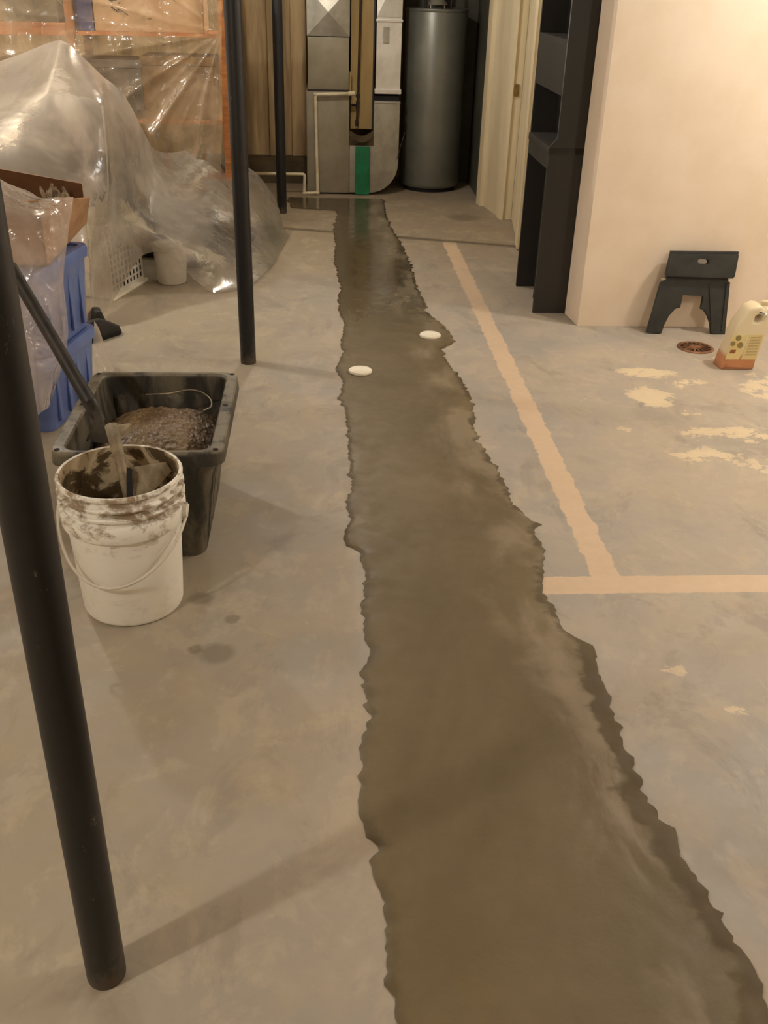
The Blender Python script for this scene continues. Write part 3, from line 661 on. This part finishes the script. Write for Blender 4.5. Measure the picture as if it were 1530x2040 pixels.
# shovel with its blade in the tub
A, B = at(20, 530, 2.80), at(200, 838, 2.56)
t_ = thing('shovel', 'black-handled shovel leaning with its muddy blade in the black tub', 'shovel', tuple(B))
obj('shaft', tube(bmesh.new(), [L(A) if False else A-B, (A-B)*.5, (A-B)*.12], [.0185, .0185, .020], 14), 'handle', t_, True)
obj('socket', tube(bmesh.new(), [(A-B)*.12, Vector((0, 0, 0)), (B-A)*.03], [.021, .016, .012], 12), 'handle', t_, 'all')
P0 = fl(194, 826, .30); P1 = fl(172, 876, .285); bm = bmesh.new(); R_ = []
for i in range(9):
    u = i/8; r = []
    for j in range(7):
        v = j/6*2-1; w_ = (.012+.042*min(1, u*2.4))*(1-.4*max(0, u-.7)/.3)
        c = P0.lerp(P1, u); side = Vector((.93, .22, -.12)); r.append(bm.verts.new(c+side*v*w_+Vector((0, 0, .014*v*v))-B))
    R_.append(r)
for a, b in zip(R_, R_[1:]):
    for j in range(6): bm.faces.new((a[j], a[j+1], b[j+1], b[j]))
bmesh.ops.solidify(bm, geom=bm.faces[:], thickness=.003); obj('blade', bm, 'blade', t_, 'all')
plate([at(190, 806, 2.56), at(202, 832, 2.52), at(217, 884, 2.46), at(182, 880, 2.50)], .005, 'handle', 'frog', t_, B)

# ------------------------------------------------------------------ blue totes with a cardboard box
def tote(loc, w_, d_, h_, lb, lidz=.03):
    t = thing('storage_tote', lb, 'storage tote', loc, 'blue storage totes', -.19)
    bm = bmesh.new(); R = lambda k, z: [(x, y, z) for x, y in rrect(-w_/2*k, w_/2*k, -d_/2*k, d_/2*k, .035)]
    loft(bm, [R(.86, 0), R(.88, .01), R(.96, h_-.05), R(.97, h_-.045)]); obj('body', bm, 'blue', t, True)
    bm = loft(bmesh.new(), [R(.97, h_-.045), R(1.0, h_-.043), R(1.01, h_-.012), R(.99, h_), R(.9, h_), R(.88, h_-.008)]); obj('lid', bm, 'blue', t, True)
    bm = bmesh.new()
    for y in (-.3, -.1, .1, .3): box(bm, w_/2*.90, w_/2*.955, d_*y-.012, d_*y+.012, .03, h_-.06, .003)
    obj('rib', bm, 'blue', t); return t
tote((-1.126, 3.52, 0), .42, .45, .28, 'blue plastic storage tote on the floor behind the black tub, lower of the two')
tote((-1.118, 3.525, .281), .42, .45, .31, 'blue plastic storage tote under the open cardboard box, upper of the two')
# open cardboard box
z0 = .593; N_ = fl(95, 530, z0); F_ = fl(173, 444, z0); t_ = thing('cardboard_box', 'open cardboard box standing on the blue totes', 'cardboard box', tuple(N_))
pr_ = Vector((-(F_-N_).y, (F_-N_).x, 0)).normalized()*.36; zt = at(92, 400, N_.y).z
def quad(nm, P, m=('card', 'cardin')):
    P = [Vector(p)-N_ for p in P]; n_ = (P[1]-P[0]).cross(P[2]-P[0]).normalized()*-.006; bm = bmesh.new()
    f = [bm.verts.new(p) for p in P]; g = [bm.verts.new(p+n_) for p in P]
    bm.faces.new(f); bm.faces.new(g[::-1]).material_index = 1
    for i in range(4): bm.faces.new((f[i], f[(i+1) % 4], g[(i+1) % 4], g[i]))
    me = bpy.data.meshes.new(nm); bm.to_mesh(me); bm.free(); o = bpy.data.objects.new(nm, me); COL.objects.link(o); o.parent = t_
    for q in m: me.materials.append(MT[q])
Zv = lambda p, z: Vector((p.x, p.y, z))
FT = at(179, 394, F_.y); W_ = N_+pr_; WF = F_+pr_; zb = at(120, 346, F_.y+.03).z
quad('side_panel', (N_, F_, FT, Zv(N_, zt)))
quad('side_panel', (W_, N_, Zv(N_, zt), Zv(W_, zt-.0)))
quad('side_panel', (F_, WF, Zv(WF, zb+.03), Zv(F_, zb-.03)))
quad('side_panel', (WF, W_, Zv(W_, zt), Zv(WF, zb+.03)))
quad('bottom_panel', (N_+Vector((0, 0, .006)), F_+Vector((0, 0, .006)), WF+Vector((0, 0, .006)), W_+Vector((0, 0, .006))))
bm = bmesh.new(); P_ = F_.lerp(N_, .30)+pr_*.14
for i in range(11):
    x = .045*random.uniform(-1, 1); y = .05*random.uniform(-1, 1); tp = at(160, 366+random.uniform(-8, 18), P_.y).z-P_.z
    tube(bm, [(x, y, .01), (x+.012*random.uniform(-1, 1), y, tp*.7), (x+.02*random.uniform(-1, 1), y+.01, tp)], [.010, .014, .005], 6)
tag(obj('crumpled_paper', bm, 'paper', None, 'all', tuple(P_)), 'bundle of crumpled paper sticking up at the corner of the cardboard box', 'paper')
# ------------------------------------------------------------------ things under and behind the plastic
t_ = thing('shelving_unit', 'orange pine shelving unit behind the hanging plastic sheet', 'shelving', (0, 0, 0))
YS = 6.25
def V3(px, py, Y=YS): return at(px, py, Y)
xr = V3(441, 40).x; xm = V3(137, 40).x; xl = -2.55
for x in (xr, xm, xl):
    obj('post', BX(x-.022, x+.022, YS, YS+.04, 0, 2.1, .003), 'wood', t_); obj('post', BX(x-.022, x+.022, YS+.42, YS+.46, 0, 2.1, .003), 'wood', t_)
zs = [V3(60, 60).z, V3(300, 240).z, .12]
for i, z in enumerate(zs):
    obj('shelf_board', BX(xl, xr+.02, YS+.041, YS+.42, z-.02, z, .002), 'woodh', t_)
obj('cross_rail', BX(xl, xm-.022, YS-.005, YS+.04, V3(60, 70).z, V3(60, 44).z, .003), 'woodh', t_)
def bx(nm, m, lb, cat, px0, px1, py0, py1, Y0=YS+.06, dep=.3, zbase=None):
    a = at(px0, py1, Y0); b = at(px1, py0, Y0); z0_ = a.z if zbase is None else zbase
    t = thing(nm, lb, cat, ((a.x+b.x)/2, Y0, z0_)); w2 = (b.x-a.x)/2; hh_ = b.z-z0_
    obj('body', BX(-w2, w2, 0, dep, 0, hh_*.86, .006), m, t); obj('lid', BX(-w2-.006, w2+.006, -.006, dep+.006, hh_*.86+.001, hh_, .004), m, t); return t
bx('storage_bin', 'greyg', 'dark grey-green bin on the upper shelf at the far left behind plastic', 'bin', 5, 108, -30, 52, zbase=zs[0])
bx('cardboard_box', 'peach', 'pale peach box on the upper shelf behind plastic', 'cardboard box', 190, 400, -40, 60, zbase=zs[0])
bx('folded_blanket', 'bluec', 'folded blue cloth on the upper shelf beside the peach box', 'cloth', 148, 180, -10, 52, zbase=zs[0])
bx('cardboard_box', 'brown', 'brown cardboard box on the middle shelf behind the fanned folds of plastic', 'cardboard box', 290, 425, 115, 236, zbase=zs[1])
bx('storage_bin', 'grey', 'grey bin on the middle shelf behind the plastic peak', 'bin', 160, 280, 120, 236, zbase=zs[1])
# covered furniture; the unseen desk is put in to deepen the floor shadow
t_ = thing('covered_desk', 'unseen dark desk put in under the cloudy plastic with its peak on top', 'desk', (-1.50, 5.50, 0))
obj('desk_top', BX(-.36, .40, -.15, .5, .76, .79, .004), 'dark', t_); obj('side_panel', BX(.36, .39, -.14, .48, 0, .76, .003), 'dark', t_); obj('side_panel', BX(-.35, -.32, -.14, .48, 0, .76, .003), 'dark', t_); obj('back_panel', BX(-.32, .36, .44, .47, .1, .76), 'dark', t_)
tag(obj('black_bag', BX(-.15, .12, -.12, .14, 0, .12, .03), 'dark', None, True, (-1.30, 5.56, .79)), 'dark bag on the covered desk just right of the plastic peak', 'bag')
tag(obj('dark_blanket', BX(-.13, .115, -.12, .12, 0, .47, .04), 'dark', None, True, (-1.165, 5.14, .383)), 'dark folded blanket piled on the laundry basket under the cloudy plastic', 'blanket')
tag(obj('dark_bag', BX(-.14, .12, -.12, .2, 0, .33, .04), 'dark', None, True, (-.92, 5.88, .0)), 'dark bag bulging under the cloudy plastic right of the peak', 'bag')
tag(obj('cardboard_box', BX(-.16, .1, -.12, .1, 0, .34, .008), 'brown', None, False, (-.74, 6.12, 0)), 'brown box under the right part of the plastic heap', 'cardboard box')
bm = bmesh.new(); bmesh.ops.create_uvsphere(bm, u_segments=24, v_segments=16, radius=1)
for v in bm.verts:
    v.co = Vector((v.co.x*.12, v.co.y*.16, v.co.z*.10+.10))+Vector((1, 1, .3))*.012*noise.noise(v.co*3)
tag(obj('cushion', bm, 'brown', None, 'all', (-.52, 6.0, .006)), 'brown cushion lump under the right end of the plastic heap', 'cushion')
tag(obj('red_cloth', BX(-.05, .05, -.03, .03, 0, .03, .008), 'red', None, True, (-.72, 5.62, .235)), 'small red item showing through the cloudy plastic', 'cloth')
t_ = thing('carton', 'grey carton under the plastic holding up the red item', 'box', (-.72, 5.66, 0)); obj('body', BX(-.10, .08, -.1, .10, 0, .226, .006), 'grey', t_); obj('lid', BX(-.103, .083, -.103, .103, .226, .234, .002), 'grey', t_)
# laundry basket with holes
a, b = Vector((-1.075, 4.93, 0)), Vector((-.972, 5.29, 0)); t_ = thing('laundry_basket', 'white perforated laundry basket under the edge of the cloudy plastic', 'basket', tuple(a), rz=math.atan2(b.y-a.y, b.x-a.x))
Lb = (b-a).length; Ov = [(0, 0), (Lb, 0), (Lb, .36), (0, .36)]; holes = []
for i in range(9):
    for j in range(9):
        x = .03+i*(Lb-.06)/8; z = .04+j*.034; holes.append([(x-.011, z-.012), (x+.011, z-.012), (x+.011, z+.012), (x-.011, z+.012)])
obj('side_wall', flat([Ov]+holes, .006), 'basket', t_, False, (0, .0, .006))
obj('side_wall', BX(0, Lb, .30, .306, .006, .366), 'basket', t_); obj('end_wall', BX(0, .006, .003, .30, .006, .366), 'basket', t_); obj('end_wall', BX(Lb-.006, Lb, .003, .30, .006, .366), 'basket', t_)
obj('rim', BX(-.012, Lb+.012, -.014, .008, .355, .372, .004), 'basket', t_); obj('base_rail', BX(-.02, Lb+.012, -.022, .0, 0.0, .016, .003), 'cap', t_)
tag(obj('dark_laundry', BX(.03, Lb-.03, .03, .28, .008, .27, .03), 'dark', None, True, tuple(a)), 'dark clothes inside the white laundry basket', 'clothes').rotation_euler.z = math.atan2(b.y-a.y, b.x-a.x)
# small white bucket
t_ = thing('small_bucket', 'small white bucket beside the laundry basket, half under the plastic', 'bucket', (-.815, 5.27, 0))
obj('shell', lathe([(0, 0), (.07, 0), (.076, .006), (.088, .18), (.094, .183), (.094, .195), (.09, .198), (.086, .19), (.075, .01), (0, .01)], 40), 'basket', t_, True)
obj('lid', cyl(bmesh.new(), 0, 0, .198, .21, .094, bev=.003), 'basket', t_, True)
# black work shoes
for (px_, py_, rz, lb) in ((213, 672, .9, 'black shoe lying beside the blue tote, nearer of the pair'), (203, 648, 1.9, 'black shoe lying beside the blue tote, farther of the pair')):
    q = fl(px_, py_); t = thing('shoe', lb, 'shoe', (q.x-.02, q.y, 0), 'black shoes', rz)
    P = lambda k, z, s: [(x*k+s, y*k, z) for x, y in rrect(-.10, .10, -.036, .036, .034)]
    obj('sole', loft(bmesh.new(), [P(1, 0, 0), P(1.03, .006, 0), P(1.0, .018, 0)]), 'void', t, True)
    bm = loft(bmesh.new(), [P(.97, .018, 0), P(.95, .035, 0), P(.75, .06, -.02), P(.5, .085, -.04), P(.42, .09, -.045)]); obj('upper', bm, 'dark', t, True)

# ------------------------------------------------------------------ plastic sheets
def G(rows): return [[at(x, y_, Y) for x, y_, Y in r] for r in rows]
cols = [
    [(-90, 150, 5.7), (-90, 200, 5.0), (-80, 300, 4.6), (-70, 480, 4.35), (-60, 700, 4.1)],
    [(40, 106, 5.5), (40, 185, 4.95), (45, 300, 4.65), (50, 450, 4.45), (60, 650, 4.3)],
    [(120, 78, 5.2), (95, 190, 4.92), (105, 300, 4.72), (118, 450, 4.55), (130, 640, 4.42)],
    [(165, 112, 5.22), (165, 198, 4.93), (160, 320, 4.78), (172, 470, 4.62), (185, 640, 4.50)],
    [(205, 150, 5.3), (208, 205, 4.98), (215, 330, 4.86), (212, 470, 4.80), (212, 612, 4.72)],
    [(250, 188, 5.4), (240, 290, 5.15), (232, 370, 4.98), (245, 450, 5.0), (283, 512, 5.18)],
    [(305, 292, 5.75), (290, 350, 5.5), (295, 410, 5.3), (310, 465, 5.15), (335, 505, 5.14)],
    [(345, 305, 6.0), (350, 360, 5.75), (350, 430, 5.4), (368, 490, 5.2), (385, 556, 5.10)],
    [(410, 296, 6.3), (420, 350, 6.05), (422, 420, 5.65), (420, 500, 5.3), (430, 587, 5.06)],
    [(462, 315, 6.55), (472, 370, 6.25), (482, 430, 5.85), (490, 505, 5.5), (492, 572, 5.14)],
    [(512, 345, 6.65), (522, 392, 6.4), (528, 440, 6.05), (530, 495, 5.75), (532, 538, 5.45)],
    [(548, 392, 6.75), (556, 418, 6.6), (562, 440, 6.5), (568, 455, 6.42), (578, 470, 6.36)]]
bm = sheet(G(cols), 10, .012, 2.6, 3, .4, .45)
tag(obj('drop_cloth', bm, 'cloudy', None, 'all'), 'cloudy plastic drop cloth draped over the covered furniture, with a pointed peak', 'plastic sheet')
# hanging film
pin = (438, 58); cols = []
for i, x in enumerate((-60, 20, 90, 150, 210, 260, 310, 355, 395, 425, 440)):
    r = []
    for j, y_ in enumerate((-60, 0, 55, 110, 170, 235, 310, 360)):
        f = i/10; Y = YS-.06-.06*(1 if (i % 2) else 0)*(1-f)-(.15*(1-f)*(j/7))
        xx = x if y_ < 60 else x+(438-x)*.04*(j-2)*(.3+f)
        r.append((xx, y_, Y))
    cols.append(r)
bm = sheet(G(cols), 16, .014, 2.2, 11, .3, 0., at(438, 62, YS-.08))
tag(obj('hanging_sheet', bm, 'hang', None, 'all'), 'clear plastic sheet hanging in front of the pine shelves', 'plastic sheet')
# clear film over the totes and the box
cols = [[(-70, 330, 3.4), (-70, 400, 3.22), (-70, 520, 3.12), (-70, 640, 3.08), (-60, 830, 3.0)],
        [(8, 362, 3.5), (20, 420, 3.24), (20, 520, 3.14), (30, 640, 3.1), (60, 830, 3.02)],
        [(60, 380, 3.6), (60, 425, 3.26), (62, 520, 3.16), (66, 640, 3.1), (85, 820, 3.03)],
        [(88, 398, 3.45), (92, 430, 3.24), (95, 520, 3.18), (98, 650, 3.12), (96, 810, 3.1)],
        [(115, 399, 3.36), (116, 440, 3.28), (116, 520, 3.2), (118, 660, 3.16), (100, 800, 3.18)],
        [(143, 398, 3.40), (134, 450, 3.3), (130, 530, 3.22), (132, 665, 3.2), (104, 795, 3.22)]]
bm = sheet(G(cols), 8, .010, 7, 21, .9)
tag(obj('clear_sheet', bm, 'clear', None, 'all'), 'clear shiny plastic sheet hanging down the front of the cardboard box and blue totes', 'plastic sheet')
cols = [[(186, 640, 3.95), (186, 700, 3.9), (186, 745, 3.86)], [(196, 655, 3.98), (204, 705, 3.92), (208, 745, 3.88)], [(203, 672, 4.02), (218, 715, 3.98), (233, 748, 3.9)]]
bm = sheet(G(cols), 6, .004, 7, 21, .9); tag(obj('clear_sheet_scrap', bm, 'cloudy', None, 'all'), 'small corner of plastic sheet trailing on the floor right of the lower blue tote', 'plastic sheet')
